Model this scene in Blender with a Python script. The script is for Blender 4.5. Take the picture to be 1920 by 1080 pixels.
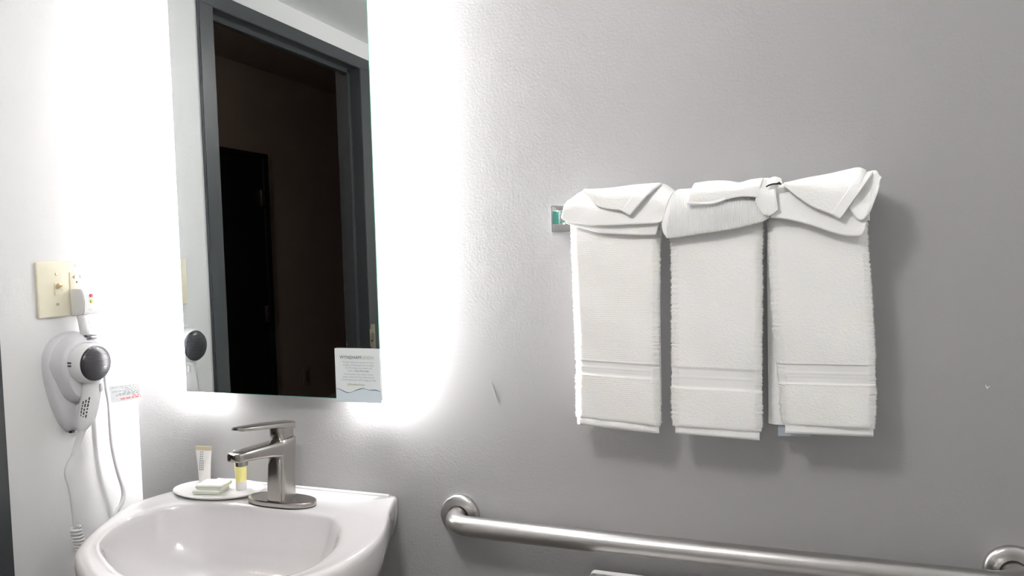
import bpy, bmesh, math, random
import numpy as np
from mathutils import Vector, Matrix
random.seed(7); rng = np.random.default_rng(7)
PI = math.pi
S = bpy.context.scene
COL = S.collection
for o in list(bpy.data.objects): bpy.data.objects.remove(o)

# ------------------------------------------------------------------ camera, world, exposure
cd = bpy.data.cameras.new('camera'); cam = bpy.data.objects.new('camera', cd); COL.objects.link(cam)
yaw, pitch, roll = -0.3452, -0.0508, -0.0276
fw = Vector((math.sin(yaw)*math.cos(pitch), math.cos(yaw)*math.cos(pitch), math.sin(pitch)))
rt = Vector((math.cos(yaw), -math.sin(yaw), 0)); up = rt.cross(fw)
r2 = rt*math.cos(roll) + up*math.sin(roll); u2 = -rt*math.sin(roll) + up*math.cos(roll)
m = Matrix((r2, u2, -fw)).transposed().to_4x4(); m.translation = Vector((1.3833, -1.2941, 1.4004))
cam.matrix_world = m
cd.sensor_width = 36; cd.lens = 36*1391.76/1920; cd.clip_start = 0.02
S.camera = cam
w = bpy.data.worlds.new('world'); S.world = w; w.use_nodes = True
w.node_tree.nodes['Background'].inputs[0].default_value = (0.02, 0.02, 0.022, 1)
w.node_tree.nodes['Background'].inputs[1].default_value = 0.1
S.view_settings.view_transform = 'Standard'
try: S.view_settings.look = 'None'
except Exception: pass
S.view_settings.gamma = 1; S.view_settings.use_curve_mapping = False
S.view_settings.exposure = 0.85
LED_STRENGTH = 325
BULB_STRENGTH = 42

# ------------------------------------------------------------------ materials
def mat(name, color=(.8, .8, .8), rough=.5, metal=0, spec=.5, bump=None, emit=None, trans=0, ior=1.45, coat=0, mottle=None, sss=0, sheen=0):
    """bump: list of (kind, scale-vector, strength, distance)"""
    M = bpy.data.materials.new(name); M.use_nodes = True
    N = M.node_tree.nodes; Lk = M.node_tree.links
    b = N['Principled BSDF']
    b.inputs['Base Color'].default_value = (*color, 1); b.inputs['Roughness'].default_value = rough
    b.inputs['Metallic'].default_value = metal; b.inputs['Specular IOR Level'].default_value = spec
    b.inputs['IOR'].default_value = ior
    if trans: b.inputs['Transmission Weight'].default_value = trans
    if coat: b.inputs['Coat Weight'].default_value = coat; b.inputs['Coat Roughness'].default_value = .06
    if sheen: b.inputs['Sheen Weight'].default_value = sheen; b.inputs['Sheen Roughness'].default_value = .6
    if sss:
        b.inputs['Subsurface Weight'].default_value = sss; b.inputs['Subsurface Radius'].default_value = (.01, .009, .007)
        b.inputs['Subsurface Scale'].default_value = .6
    if emit: b.inputs['Emission Color'].default_value = (*emit[0], 1); b.inputs['Emission Strength'].default_value = emit[1]
    tc = N.new('ShaderNodeTexCoord')
    if mottle:
        sc, amt = mottle
        n = N.new('ShaderNodeTexNoise'); n.inputs['Scale'].default_value = sc; n.inputs['Detail'].default_value = 5
        Lk.new(tc.outputs['Object'], n.inputs['Vector'])
        mx = N.new('ShaderNodeMix'); mx.data_type = 'RGBA'
        mx.inputs[6].default_value = (*[c*(1-amt) for c in color], 1); mx.inputs[7].default_value = (*[min(1, c*(1+amt)) for c in color], 1)
        Lk.new(n.outputs['Fac'], mx.inputs[0]); Lk.new(mx.outputs[2], b.inputs['Base Color'])
    prev = None
    for kind, sc, st, dist in (bump or []):
        mp = N.new('ShaderNodeMapping'); mp.inputs['Scale'].default_value = sc
        Lk.new(tc.outputs['Object'], mp.inputs['Vector'])
        if kind == 'noise':
            t = N.new('ShaderNodeTexNoise'); t.inputs['Scale'].default_value = 1; t.inputs['Detail'].default_value = 3; t.inputs['Roughness'].default_value = .55
            out = t.outputs['Fac']
        elif kind == 'voronoi':
            t = N.new('ShaderNodeTexVoronoi'); t.inputs['Scale'].default_value = 1; out = t.outputs['Distance']
        else:
            t = N.new('ShaderNodeTexWave'); t.inputs['Scale'].default_value = 1; t.inputs['Distortion'].default_value = .6
            t.inputs['Detail'].default_value = 1; t.bands_direction = kind; out = t.outputs['Fac']
        Lk.new(mp.outputs['Vector'], t.inputs['Vector'])
        bp = N.new('ShaderNodeBump'); bp.inputs['Strength'].default_value = st; bp.inputs['Distance'].default_value = dist
        Lk.new(out, bp.inputs['Height'])
        if prev: Lk.new(prev, bp.inputs['Normal'])
        prev = bp.outputs['Normal']
    if prev: Lk.new(prev, b.inputs['Normal'])
    return M

ORANGE_PEEL = [('noise', (34, 34, 34), .07, .004), ('noise', (200, 200, 200), .28, .0015), ('noise', (420, 420, 420), .25, .0007)]
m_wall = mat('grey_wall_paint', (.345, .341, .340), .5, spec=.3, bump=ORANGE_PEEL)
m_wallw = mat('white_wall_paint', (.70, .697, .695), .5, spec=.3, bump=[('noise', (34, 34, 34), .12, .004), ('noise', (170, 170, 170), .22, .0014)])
m_ceil = mat('white_ceiling_paint', (.88, .89, .89), .7, bump=[('noise', (160, 160, 160), .3, .001)])
m_floor = mat('beige_floor_tile', (.19, .182, .17), .4, mottle=(9, .2))
m_fillwall = mat('white_fill_wall', (.80, .80, .79), .35)  # unseen right and front walls, made white to bounce fill light
m_frame = mat('grey_door_frame_enamel', (.045, .050, .053), .36, spec=.5, bump=[('noise', (60, 60, 60), .06, .001)])
m_hall = mat('taupe_hall_paint', (.36, .31, .285), .6, bump=[('noise', (150, 150, 150), .3, .001)])
m_halldoor = mat('black_hall_door', (.012, .014, .017), .4)
m_hinge = mat('dull_nickel', (.32, .29, .31), .4, 1)
m_strike = mat('worn_brass_strike', (.34, .31, .22), .38, .9)
m_silver = mat('mirror_silvering', (.80, .835, .83), .0, 1)
m_glass = mat('green_glass_edge', (.10, .50, .42), .08, spec=.6)
m_edge = mat('frosted_glass_edge', (.75, .78, .78), .3)
m_box = mat('white_mirror_housing', (.8, .8, .8), .5)
m_led = mat('led_strip_glow', (.9, .9, .9), .5, emit=((1.0, .985, 1.0), LED_STRENGTH))
m_bulb = mat('lamp_bulb_glow', (.9, .9, .9), .4, emit=((1.0, .97, .945), BULB_STRENGTH))
m_dim = mat('dim_warm_fill_glow', (.9, .9, .9), .4, emit=((1.0, .80, .66), 62))
m_card = mat('white_card', (.80, .83, .84), .35)
m_wavefill = mat('card_water_tint', (.68, .77, .82), .35)
m_waveline = mat('card_water_line', (.07, .16, .20), .4)
m_inkdark = mat('card_ink_dark', (.03, .06, .06), .5)
m_inkgreen = mat('card_ink_green', (.42, .56, .36), .5)
m_inkgrey = mat('card_ink_grey', (.36, .42, .43), .5)
m_inkolive = mat('card_ink_olive', (.30, .38, .16), .5)
m_ivory = mat('ivory_plastic', (.74, .70, .55), .35)
m_toggle = mat('ivory_toggle_plastic', (.60, .46, .26), .35)
m_screw = mat('painted_screw', (.55, .50, .38), .35, .3)
m_slot = mat('black_slot', (.01, .01, .01), .6)
m_white = mat('white_plastic', (.70, .70, .70), .3, spec=.5)
m_whiteg = mat('grey_white_plastic', (.58, .575, .60), .34, spec=.5)
m_greyslot = mat('grey_vent_slot', (.06, .06, .065), .5)
m_red = mat('red_button', (.62, .06, .08), .4)
m_green = mat('yellow_green_button', (.55, .60, .12), .4)
m_pink = mat('pale_red_print', (.62, .30, .30), .6)
m_redp = mat('red_print', (.70, .25, .25), .6)
m_print = mat('grey_print', (.36, .36, .37), .6)
m_dark = mat('dark_intake_grille', (.022, .022, .028), .28, spec=.6)
m_darkrib = mat('dark_grille_rib', (.035, .035, .042), .3, spec=.6)
m_porc = mat('white_porcelain', (.72, .705, .71), .10, spec=.55, coat=.6)
m_lid = mat('grey_white_tank_lid', (.38, .37, .36), .35)
m_nickel = mat('brushed_nickel', (.46, .44, .415), .24, 1, bump=[('noise', (40, 40, 900), .05, .0004)])
m_steel = mat('satin_stainless_steel', (.50, .49, .48), .31, 1, bump=[('noise', (12, 900, 900), .05, .0003)])
m_chrome = mat('polished_chrome', (.72, .74, .74), .05, 1)
m_tealrefl = mat('painted_teal_reflection', (.09, .34, .28), .15, .6)  # tint of a reflection, painted as a colour
m_rubber = mat('black_gasket', (.012, .012, .012), .6)
TERRY = [('noise', (240, 240, 420), .55, .0018), ('noise', (700, 700, 900), .3, .0008)]
m_terry = mat('white_terry', (.90, .90, .885), .95, spec=.1, bump=TERRY, sheen=.2, sss=.35)
m_terryh = mat('white_terry_ribbed_across', (.90, .895, .875), .95, spec=.1, bump=[('Z', (0, 0, 95), .14, .0012), ('noise', (260, 260, 480), .45, .0016)], sheen=.2, sss=.35)
m_terryv = mat('white_terry_ribbed_down', (.90, .90, .89), .95, spec=.1, bump=[('X', (130, 0, 0), .6, .0018), ('noise', (400, 400, 400), .5, .0015)], sheen=.2, sss=.35)
m_flat = mat('white_flat_weave', (.90, .90, .89), .9, spec=.1, bump=[('noise', (260, 260, 420), .45, .0014)])
m_band = mat('white_dobby_band', (.83, .83, .82), .85, spec=.15, bump=[('noise', (500, 500, 150), .25, .0008)])
m_pile = bpy.data.materials.new('terry_loops'); m_pile.use_nodes = True
_n = m_pile.node_tree.nodes; _l = m_pile.node_tree.links; _n.remove(_n['Principled BSDF'])
_d = _n.new('ShaderNodeBsdfDiffuse'); _d.inputs[0].default_value = (.92, .92, .91, 1)
_t = _n.new('ShaderNodeBsdfTranslucent'); _t.inputs[0].default_value = (.92, .92, .91, 1)
_m = _n.new('ShaderNodeMixShader'); _l.new(_d.outputs[0], _m.inputs[1]); _l.new(_t.outputs[0], _m.inputs[2]); _l.new(_m.outputs[0], _n['Material Output'].inputs[0])
m_tagblue = mat('grey_blue_label', (.42, .47, .52), .7)
m_soap = mat('soap_wrapper', (.80, .80, .76), .4)
m_soapg = mat('soap_green_edge', (.50, .58, .38), .5)
m_tubew = mat('white_tube_plastic', (.78, .77, .75), .3, sss=.1)
m_crimp = mat('cream_tube_crimp', (.62, .56, .40), .4)
m_yellow = mat('yellow_lotion', (.82, .77, .30), .3, sss=.1)
m_ceramic = mat('white_tray_glaze', (.80, .79, .78), .15, spec=.5)

# ------------------------------------------------------------------ builders
ORG = {}
def tag(o, label=None, cat=None, group=None, kind=None):
    if label: o['label'] = label
    if cat: o['category'] = cat
    if group: o['group'] = group
    if kind: o['kind'] = kind
    return o
def thing(name, label, cat, loc, group=None):
    o = bpy.data.objects.new(name, None); COL.objects.link(o); o.location = loc
    o.empty_display_size = .03; ORG[o] = Vector(loc)
    return tag(o, label, cat, group)
def link(name, me, mt, parent=None, smooth=True, org=None):
    o = bpy.data.objects.new(name, me); COL.objects.link(o)
    base = ORG.get(parent, Vector((0, 0, 0))) if parent else Vector(org or (0, 0, 0))
    if base.length: me.transform(Matrix.Translation(-base))
    if parent: o.parent = parent
    else: o.location = base
    ORG[o] = base
    for x in (mt if isinstance(mt, (list, tuple)) else [mt]): me.materials.append(x)
    if smooth:
        for p in me.polygons: p.use_smooth = True
        try: me.set_sharp_from_angle(angle=math.radians(smooth if smooth is not True else 40))
        except Exception: pass
    return o
def build(name, bm, mt, parent=None, smooth=True, org=None):
    bmesh.ops.recalc_face_normals(bm, faces=bm.faces)
    me = bpy.data.meshes.new(name); bm.to_mesh(me); bm.free()
    return link(name, me, mt, parent, smooth, org)
def pydata(name, v, f, mt, parent=None, smooth=True, org=None):
    me = bpy.data.meshes.new(name); me.from_pydata([tuple(map(float, p)) for p in v], [], f); me.update()
    bm = bmesh.new(); bm.from_mesh(me); bmesh.ops.recalc_face_normals(bm, faces=bm.faces); bm.to_mesh(me); bm.free()
    return link(name, me, mt, parent, smooth, org)
def add_box(bm, lo, hi, bev=0, seg=2, M=None):
    vs = [bm.verts.new((x, y, z)) for x in (lo[0], hi[0]) for y in (lo[1], hi[1]) for z in (lo[2], hi[2])]
    fs = [bm.faces.new([vs[i] for i in q]) for q in ((0, 1, 3, 2), (4, 6, 7, 5), (0, 4, 5, 1), (2, 3, 7, 6), (0, 2, 6, 4), (1, 5, 7, 3))]
    if bev:
        es = list({e for f in fs for e in f.edges})
        r = bmesh.ops.bevel(bm, geom=es, offset=bev, segments=seg, profile=.5, affect='EDGES')
        vs = list({v for f in r['faces'] for v in f.verts} | {v for v in vs if v.is_valid})
    if M is not None:
        for v in vs: v.co = M @ v.co
def box(name, lo, hi, mt, parent=None, bev=0, seg=2, org=None, M=None):
    bm = bmesh.new(); add_box(bm, lo, hi, bev, seg, M); return build(name, bm, mt, parent, True, org)
def rings(bm, R, close_u=True, cap0=False, cap1=False):
    """loft a list of rings (lists of points)"""
    V = [[bm.verts.new(p) for p in r] for r in R]; n = len(R[0])
    for a, b in zip(V[:-1], V[1:]):
        for i in range(n if close_u else n-1):
            j = (i+1) % n
            bm.faces.new((a[i], a[j], b[j], b[i]))
    if cap0: bm.faces.new(V[0][::-1])
    if cap1: bm.faces.new(V[-1])
    return V
def tube_bm(bm, pts, rad, n=12, cap=True, flat=1.0, flat_axis=None):
    pts = [Vector(p) for p in pts]; N = len(pts)
    rad = rad if isinstance(rad, (list, tuple)) else [rad]*N
    T = [(pts[min(i+1, N-1)]-pts[max(i-1, 0)]).normalized() for i in range(N)]
    ref = Vector(flat_axis) if flat_axis else (Vector((0, 0, 1)) if abs(T[0].z) < .9 else Vector((0, 1, 0)))
    R = []
    a = (ref - T[0]*ref.dot(T[0])).normalized()
    for p, t, r in zip(pts, T, rad):
        a = ((ref if flat_axis else a) - t*(ref if flat_axis else a).dot(t)).normalized(); b = t.cross(a)
        R.append([p + a*(r*flat*math.cos(2*PI*k/n)) + b*(r*math.sin(2*PI*k/n)) for k in range(n)])
    rings(bm, R, True, cap, cap)
def tube(name, pts, rad, mt, parent=None, n=12, flat=1.0, flat_axis=None, org=None):
    bm = bmesh.new(); tube_bm(bm, pts, rad, n, True, flat, flat_axis); return build(name, bm, mt, parent, True, org)
def smooth_path(P, k=8, closed=False):
    P = [Vector(p) for p in P]; n = len(P); out = []
    for i in range(n if closed else n-1):
        if closed: a, b, c, d = P[(i-1) % n], P[i], P[(i+1) % n], P[(i+2) % n]
        else: a, b, c, d = P[max(i-1, 0)], P[i], P[i+1], P[min(i+2, n-1)]
        for j in range(k):
            t = j/k
            out.append(.5*((2*b) + (c-a)*t + (2*a-5*b+4*c-d)*t*t + (3*b-a-3*c+d)*t**3))
    if not closed: out.append(P[-1])
    return out
def lathe_bm(bm, prof, center, axis='z', n=40, cap=True):
    """prof: (radius, height) along axis"""
    c = Vector(center); R = []
    for r, h in prof:
        ring = []
        for k in range(n):
            a = 2*PI*k/n; u, v = r*math.cos(a), r*math.sin(a)
            d = {'z': (u, v, h), 'y': (u, h, v), 'x': (h, u, v)}[axis]
            ring.append(c + Vector(d))
        R.append(ring)
    rings(bm, R, True, cap, cap)
def lathe(name, prof, center, axis, mt, parent=None, n=40, org=None):
    bm = bmesh.new(); lathe_bm(bm, prof, center, axis, n); return build(name, bm, mt, parent, True, org)
def interp(xs, ys, x): return float(np.interp(x, xs, ys))
def lerp2(P, n):
    """resample polyline by arc length -> n points, smoothed"""
    P = np.array(smooth_path([(*p, 0) if len(p) == 2 else p for p in P], 6))
    d = np.r_[0, np.cumsum(np.linalg.norm(np.diff(P, axis=0), axis=1))]
    t = np.linspace(0, d[-1], n)
    return np.stack([np.interp(t, d, P[:, k]) for k in range(3)], 1)

# ------------------------------------------------------------------ the room
RX, RY, CZ = 2.12, -2.15, 2.155
DY0, DY1, DZ = -.366, -1.085, 2.052          # door opening (clear of the frame faces)
FY0, FY1, FZ = -.314, -1.165, 2.0926         # outside of the frame faces
def struct(o): o['kind'] = 'structure'; return o
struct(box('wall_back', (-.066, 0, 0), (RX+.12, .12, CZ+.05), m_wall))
bm = bmesh.new()
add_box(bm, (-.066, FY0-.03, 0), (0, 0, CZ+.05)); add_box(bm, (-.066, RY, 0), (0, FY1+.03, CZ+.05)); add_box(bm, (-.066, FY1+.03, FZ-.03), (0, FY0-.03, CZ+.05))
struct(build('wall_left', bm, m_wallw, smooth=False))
struct(box('wall_right', (RX, RY, 0), (RX+.12, 0, CZ+.05), m_fillwall))
struct(box('wall_front', (-.066, RY-.12, 0), (RX+.12, RY, CZ+.05), m_fillwall))
struct(box('ceiling', (0, RY, CZ), (RX, 0, CZ+.05), m_ceil))
struct(box('floor', (-2.2, -5.4, -.1), (RX+.12, .12, 0), m_floor))
# corridor beyond the bathroom door
HX, HC = -1.60, 2.55
struct(box('wall_corridor_far', (HX-.12, -5.2, 0), (HX, .5, HC), m_hall))
struct(box('wall_corridor_end', (HX-.12, -5.32, 0), (-.066, -5.2, HC), m_hall))
struct(box('wall_corridor_start', (HX-.12, .5, 0), (-.066, .62, HC), m_hall))
bm = bmesh.new()
add_box(bm, (-.080, -5.2, 0), (-.067, FY1+.03, HC)); add_box(bm, (-.080, FY0-.03, 0), (-.067, .5, HC)); add_box(bm, (-.080, FY1+.03, FZ-.03), (-.067, FY0-.03, HC))
struct(build('wall_corridor_near', bm, m_hall, smooth=False))
struct(box('ceiling_corridor', (HX-.12, -5.2, HC), (-.067, .5, HC+.05), m_hall))

# hollow-metal door frame in the left wall
door1 = thing('door_1', None, None, (0, DY0, 0)); struct(door1)
def jamb(yface, s):        # s = +1 when the wall lies towards +y
    bm = bmesh.new(); wf = .052 if s > 0 else .080
    prof = [(.009, yface+s*wf), (.009, yface), (-.034, yface), (-.034, yface-s*.014), (-.062, yface-s*.014), (-.062, yface), (-.092, yface), (-.092, yface+s*wf)]
    R = [[(x, y, z) for x, y in prof] for z in (0, DZ)]
    rings(bm, R, True, True, True)
    bmesh.ops.bevel(bm, geom=[e for e in bm.edges if abs(e.verts[0].co.z-e.verts[1].co.z) > .5], offset=.002, segments=2, affect='EDGES')
    return build('jamb', bm, m_frame, door1)
jamb(DY0, 1); jamb(DY1, -1)
bm = bmesh.new()
prof = [(.009, FZ), (.009, DZ), (-.034, DZ), (-.034, DZ-.014), (-.062, DZ-.014), (-.062, DZ), (-.092, DZ), (-.092, FZ)]
rings(bm, [[(x, y, z) for x, z in prof] for y in (FY1, FY0)], True, True, True)
bmesh.ops.bevel(bm, geom=[e for e in bm.edges if abs(e.verts[0].co.y-e.verts[1].co.y) > .5], offset=.002, segments=2, affect='EDGES')
build('frame_header', bm, m_frame, door1)
# strike plate on the far jamb, with its latch hole and curved lip
sp = thing('strike_plate', None, None, (0, DY1, 1.1)); sp.parent = door1; sp.location = Vector((0, DY1, 1.1)) - door1.location
bm = bmesh.new()
add_box(bm, (.0088, -1.120, 1.052), (.0112, -1.0915, 1.1490), .0008); add_box(bm, (.0088, -1.0925, 1.070), (.0112, -1.0835, 1.1335), .0008)
build('strike_face', bm, m_strike, sp)
box('latch_hole', (.0105, -1.1000, 1.088), (.0118, -1.0900, 1.0930), m_slot, sp)
tube('lip_curl', [(.012+.004*math.sin(t*.5), -1.1010-.002*math.sin(t*.5), 1.086+.0055*t) for t in range(7)], .0028, m_hinge, sp, 8)
lathe('screw', [(.0035, 0), (.003, .0016), (.001, .002)], (.0108, -1.105, 1.1415), 'x', m_hinge, sp, 12)

# dark door across the corridor
d2 = thing('door_2', None, None, (HX, -2.2, 0)); struct(d2)
box('door_leaf', (HX, -2.565, .01), (HX+.02, -1.70, 2.005), m_halldoor, d2)
bm = bmesh.new()
for lo, hi in (((HX, -2.610, 0), (HX+.032, -2.565, 2.03)), ((HX, -1.70, 0), (HX+.032, -1.655, 2.03)), ((HX, -2.610, 2.005), (HX+.032, -1.655, 2.03))): add_box(bm, lo, hi, .002)
build('door_frame', bm, m_halldoor, d2)
for z in (.30, 1.05, 1.76): box('hinge', (HX+.02, -2.563, z-.05), (HX+.036, -2.531, z+.05), m_hinge, d2, .002)
hs = thing('outlet_plate', 'small dark wall plate low on the corridor wall, seen in the mirror', 'outlet', (HX, -2.95, .60))
box('plate', (HX, -2.985, .54), (HX+.006, -2.915, .66), mat('dim_plate', (.28, .24, .2), .4), hs, .002)
box('socket', (HX+.005, -2.968, .565), (HX+.009, -2.932, .635), mat('dim_socket', (.16, .14, .12), .4), hs, .002)

wb = bpy.data.objects['wall_back']
bm = bmesh.new(); tube_bm(bm, [(.8710, -.0002, 1.1530), (.8780, -.0004, 1.1340), (.8838, -.0002, 1.1145)], [.0002, .0004, .0003], 6)
build('paint_scratch', bm, mat('scratch_grey', (.28, .28, .28), .7), wb)
bm = bmesh.new(); tube_bm(bm, [(1.6780, 0, 1.1760), (1.6800, -.0006, 1.1715), (1.6835, -.0004, 1.1745)], [.0004, .0009, .0004], 6)
build('paint_chip', bm, m_box, wb)

# ------------------------------------------------------------------ ceiling light (above the camera's view; it throws the towel shadows)
LX, LY = .95, -1.00
cl = thing('ceiling_light', 'round white domed light fixture fixed to the bathroom ceiling', 'ceiling light', (LX, LY, CZ))
lathe('canopy', [(.060, 0), (.060, -.050), (.055, -.056), (.02, -.058)], (LX, LY, CZ), 'z', m_white, cl)
GR = .085; GC = -.055-GR
lathe('diffuser', [(max(.001, GR*math.sin(t)), GC - GR*math.cos(t)) for t in np.linspace(0, PI-.25, 22)], (LX, LY, CZ), 'z', m_bulb, cl, 48)
# dim fill lamp added to lift the dark corridor, out of sight of the mirror
hl = thing('corridor_fill_light', 'small dim fill light added out of view on the corridor ceiling', 'ceiling light', (-.85, -.70, HC))
lathe('canopy', [(.08, 0), (.08, -.012), (.02, -.016)], (-.85, -.70, HC), 'z', m_white, hl, 32)
lathe('diffuser', [(.001, -.06), (.04, -.055), (.065, -.035), (.07, -.014)], (-.85, -.70, HC), 'z', m_dim, hl, 32)

# ------------------------------------------------------------------ back-lit mirror
MX0, MX1, MZ0, MZ1, MF = .176, .6545, 1.1150, 2.02, -.035
mir = thing('vanity_mirror', 'tall frameless wall mirror with glowing light strips along its sides', 'mirror', ((MX0+MX1)/2, 0, MZ0))
gl = box('mirror_glass', (MX0, MF+.0004, MZ0), (MX1, MF+.006, MZ1), [m_glass, m_edge], mir)
for p in gl.data.polygons: p.material_index = 1 if abs(p.normal.x) > .5 else 0
pydata('silvered_face', [(MX0+.001, MF, MZ0+.001), (MX1-.001, MF, MZ0+.001), (MX1-.001, MF, MZ1-.001), (MX0+.001, MF, MZ1-.001)], [(0, 1, 2, 3)], m_silver, mir, False)
IN = .065
box('light_housing', (MX0+IN, MF+.006, MZ0+.012), (MX1-IN, 0, MZ1-.012), m_box, mir, .002)
box('backing', (MX0+.002, MF+.006, MZ0+.002), (MX1-.002, MF+.0068, MZ1-.002), m_box, mir)
for x, s_ in ((MX1-.020, 1), (MX0+.020, -1)):      # glowing tubes in the open gap behind the glass
    t_ = lathe('light_tube', [(.0052, MZ0+.003), (.0052, MZ1-.003)], (x, -.0212, 0), 'z', m_led, mir, 16)
    for z in (MZ0+.10, 1.55, MZ1-.10): box('tube_bracket', (min(x-s_*.006, x-s_*.05), -.0227, z), (max(x-s_*.006, x-s_*.05), -.0197, z+.008), m_box, mir, .0005)

# ------------------------------------------------------------------ printed card leaning in the lower right corner of the mirror
CX0, CX1, CZ0, CZ1, CF = .5553, .6562, 1.1105, 1.2166, -.0385
card = thing('notice_card', 'square white printed notice card on the lower right corner of the mirror', 'card', ((CX0+CX1)/2, CF, CZ0))
box('card_front', (CX0, CF, CZ0), (CX1, CF+.0008, CZ1), m_card, card)
box('card_back', (CX0-.0012, CF+.0012, CZ0+.001), (CX1-.003, CF+.0019, CZ1-.0005), m_card, card)
def wavez(x):
    t = (x-CX0)/(CX1-CX0)
    return CZ0 + .0235 + .0030*math.sin(t*7.2+2.7) + .0018*math.sin(t*15+.5) + .003*math.exp(-((t-.62)/.09)**2)
xs = np.linspace(CX0+.0006, CX1-.0006, 40)
v = []; f = []
for i, x in enumerate(xs):
    v += [(x, CF-.0002, CZ0+.0006), (x, CF-.0002, wavez(x))]
    if i: f.append((2*i-2, 2*i, 2*i+1, 2*i-1))
pydata('water_print', v, f, m_wavefill, card, False)
v = []; f = []
for i, x in enumerate(xs):
    t = (x-CX0)/(CX1-CX0); h = .0005 + .0009*abs(math.sin(t*9))**2
    v += [(x, CF-.0003, wavez(x)-h), (x, CF-.0003, wavez(x)+.0003)]
    if i: f.append((2*i-2, 2*i, 2*i+1, 2*i-1))
pydata('water_line_print', v, f, m_waveline, card, False)
def text_mesh(lines):
    """lines: (text, x, z, size, align, bold) -> one mesh lying in the x-z plane"""
    bm = bmesh.new()
    for body, x, z, size, al, bold in lines:
        cu = bpy.data.curves.new('t', 'FONT'); cu.body = body; cu.size = size; cu.align_x = al; cu.resolution_u = 2
        if bold: cu.offset = bold
        ob = bpy.data.objects.new('t', cu); COL.objects.link(ob)
        bpy.context.view_layer.update()
        me = bpy.data.meshes.new_from_object(ob.evaluated_get(bpy.context.evaluated_depsgraph_get()))
        me.transform(Matrix.Translation((x, 0, z)) @ Matrix.Rotation(PI/2, 4, 'X'))
        bm.from_mesh(me); bpy.data.meshes.remove(me)
        bpy.data.objects.remove(ob); bpy.data.curves.remove(cu)
    return bm
def lettering(name, lines, mt, parent, y):
    bm = text_mesh(lines)
    for q in bm.verts: q.co.y = y
    me = bpy.data.meshes.new(name); bm.to_mesh(me); bm.free()
    return link(name, me, mt, parent, False)
cw = CX1-CX0; cxm = (CX0+CX1)/2
TS = .0104
def text_span(t, size):
    bm = text_mesh([(t, 0, 0, size, 'LEFT', 0)]); xs_ = [q.co.x for q in bm.verts]; bm.free()
    return min(xs_), max(xs_)
wd_ = text_span('WYNDHAM', TS)[1]; gd_ = text_span('GREEN', TS)[1]
TS *= .0765/(wd_+gd_+.001); wd_ = text_span('WYNDHAM', TS)[1]
lettering('heading_dark', [('WYNDHAM', CX0+.0110, CZ1-.0205, TS, 'LEFT', 0)], m_inkdark, card, CF-.0004)
lettering('heading_green', [('GREEN', CX0+.0116+wd_, CZ1-.0205, TS, 'LEFT', 0)], m_inkgreen, card, CF-.0004)
body = ['To help reduce the amount of waste,', 'energy, and detergents we use daily,', 'we will change your towels and', None, '', "If you'd prefer fresh towels sooner,", 'please contact the front desk and our', 'housekeeping team will be happy to help.']
L = []; z = CZ1-.0285
for b in body:
    if b is None:
        L.append(('linens', cxm-.0165, z, .0048, 'CENTER', 0)); lettering('text_bold', [('every three days.', cxm+.0095, z, .0048, 'CENTER', 0)], m_inkdark, card, CF-.0004)
    elif b: L.append((b, cxm+.002, z, .0047, 'CENTER', 0))
    z -= .0056 if b != '' else .0012
lettering('text_block', L, m_inkgrey, card, CF-.0004)
lettering('hashtag_line', [('#WyndhamGreen', cxm-.004, CZ0+.0335, .0052, 'CENTER', .00005)], m_inkolive, card, CF-.0004)

# ------------------------------------------------------------------ switch and outlet plate on the left wall
PY0, PY1, PZ0, PZ1 = -.2325, -.1165, 1.2905, 1.4030
plt = thing('switch_plate', 'ivory two-gang wall plate with toggle switch and outlet on left wall', 'switch', (0, (PY0+PY1)/2, PZ0))
box('plate', (0, PY0, PZ0), (.0065, PY1, PZ1), m_ivory, plt, .0025, 3)
sy = -.1905; oy = -.1450
box('toggle_surround', (.006, sy-.0055, 1.3350), (.0075, sy+.0055, 1.3600), m_ivory, plt, .0005)
bm = bmesh.new(); add_box(bm, (0, -.0036, -.004), (.013, .0036, .004), .0012, 2, Matrix.Translation((.006, sy, 1.3505)) @ Matrix.Rotation(-.55, 4, 'Y'))
build('toggle_lever', bm, m_toggle, plt)
for yy, zz in ((sy, 1.3775), (sy, 1.3165), (oy, 1.3935)):
    lathe('screw', [(.0032, 0), (.003, .0012), (.001, .0016)], (.0062, yy, zz), 'x', m_screw, plt, 14)
box('outlet_face', (.006, oy-.0165, 1.3130), (.0085, oy+.0165, 1.3800), m_ivory, plt, .0008)
bm = bmesh.new()
add_box(bm, (.0082, oy-.0080, 1.3660), (.0088, oy-.0064, 1.3740)); add_box(bm, (.0082, oy-.0118, 1.3692), (.0088, oy-.0070, 1.3708)); add_box(bm, (.0082, oy+.0060, 1.3670), (.0088, oy+.0074, 1.3740))
lathe_bm(bm, [(.0022, 0), (.0022, .0004)], (.0084, oy-.0015, 1.3595), 'x', 12)
build('outlet_slots', bm, m_slot, plt, False)

# ------------------------------------------------------------------ dryer wall holder, with its plug, cords and warning tag
DC = Vector((.0744, -.172, 1.195))
hold = thing('hair_dryer_holder', 'white wall-mounted hair dryer holder below the switch plate', 'dryer holder', (0, -.17, 1.054))
def hold_outline(s, n=56):
    """drop-shaped outline on the wall: round above, narrowing to a blunt tip below; s shrinks it"""
    P = [(-.2291, 1.192), (-.2262, 1.218), (-.2120, 1.241), (-.190, 1.2545), (-.167, 1.2580), (-.143, 1.2545), (-.122, 1.241), (-.109, 1.218), (-.106, 1.192), (-.109, 1.162),
         (-.117, 1.132), (-.130, 1.098), (-.143, 1.070), (-.156, 1.0555), (-.170, 1.0515), (-.184, 1.0540), (-.198, 1.0700), (-.2105, 1.098), (-.2212, 1.135), (-.2268, 1.164)]
    P = smooth_path([(0, *p) for p in P], 3, True)
    c = Vector((0, -.168, 1.165))
    return [c + (p-c)*s for p in P]
bm = bmesh.new()
R = []
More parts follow.
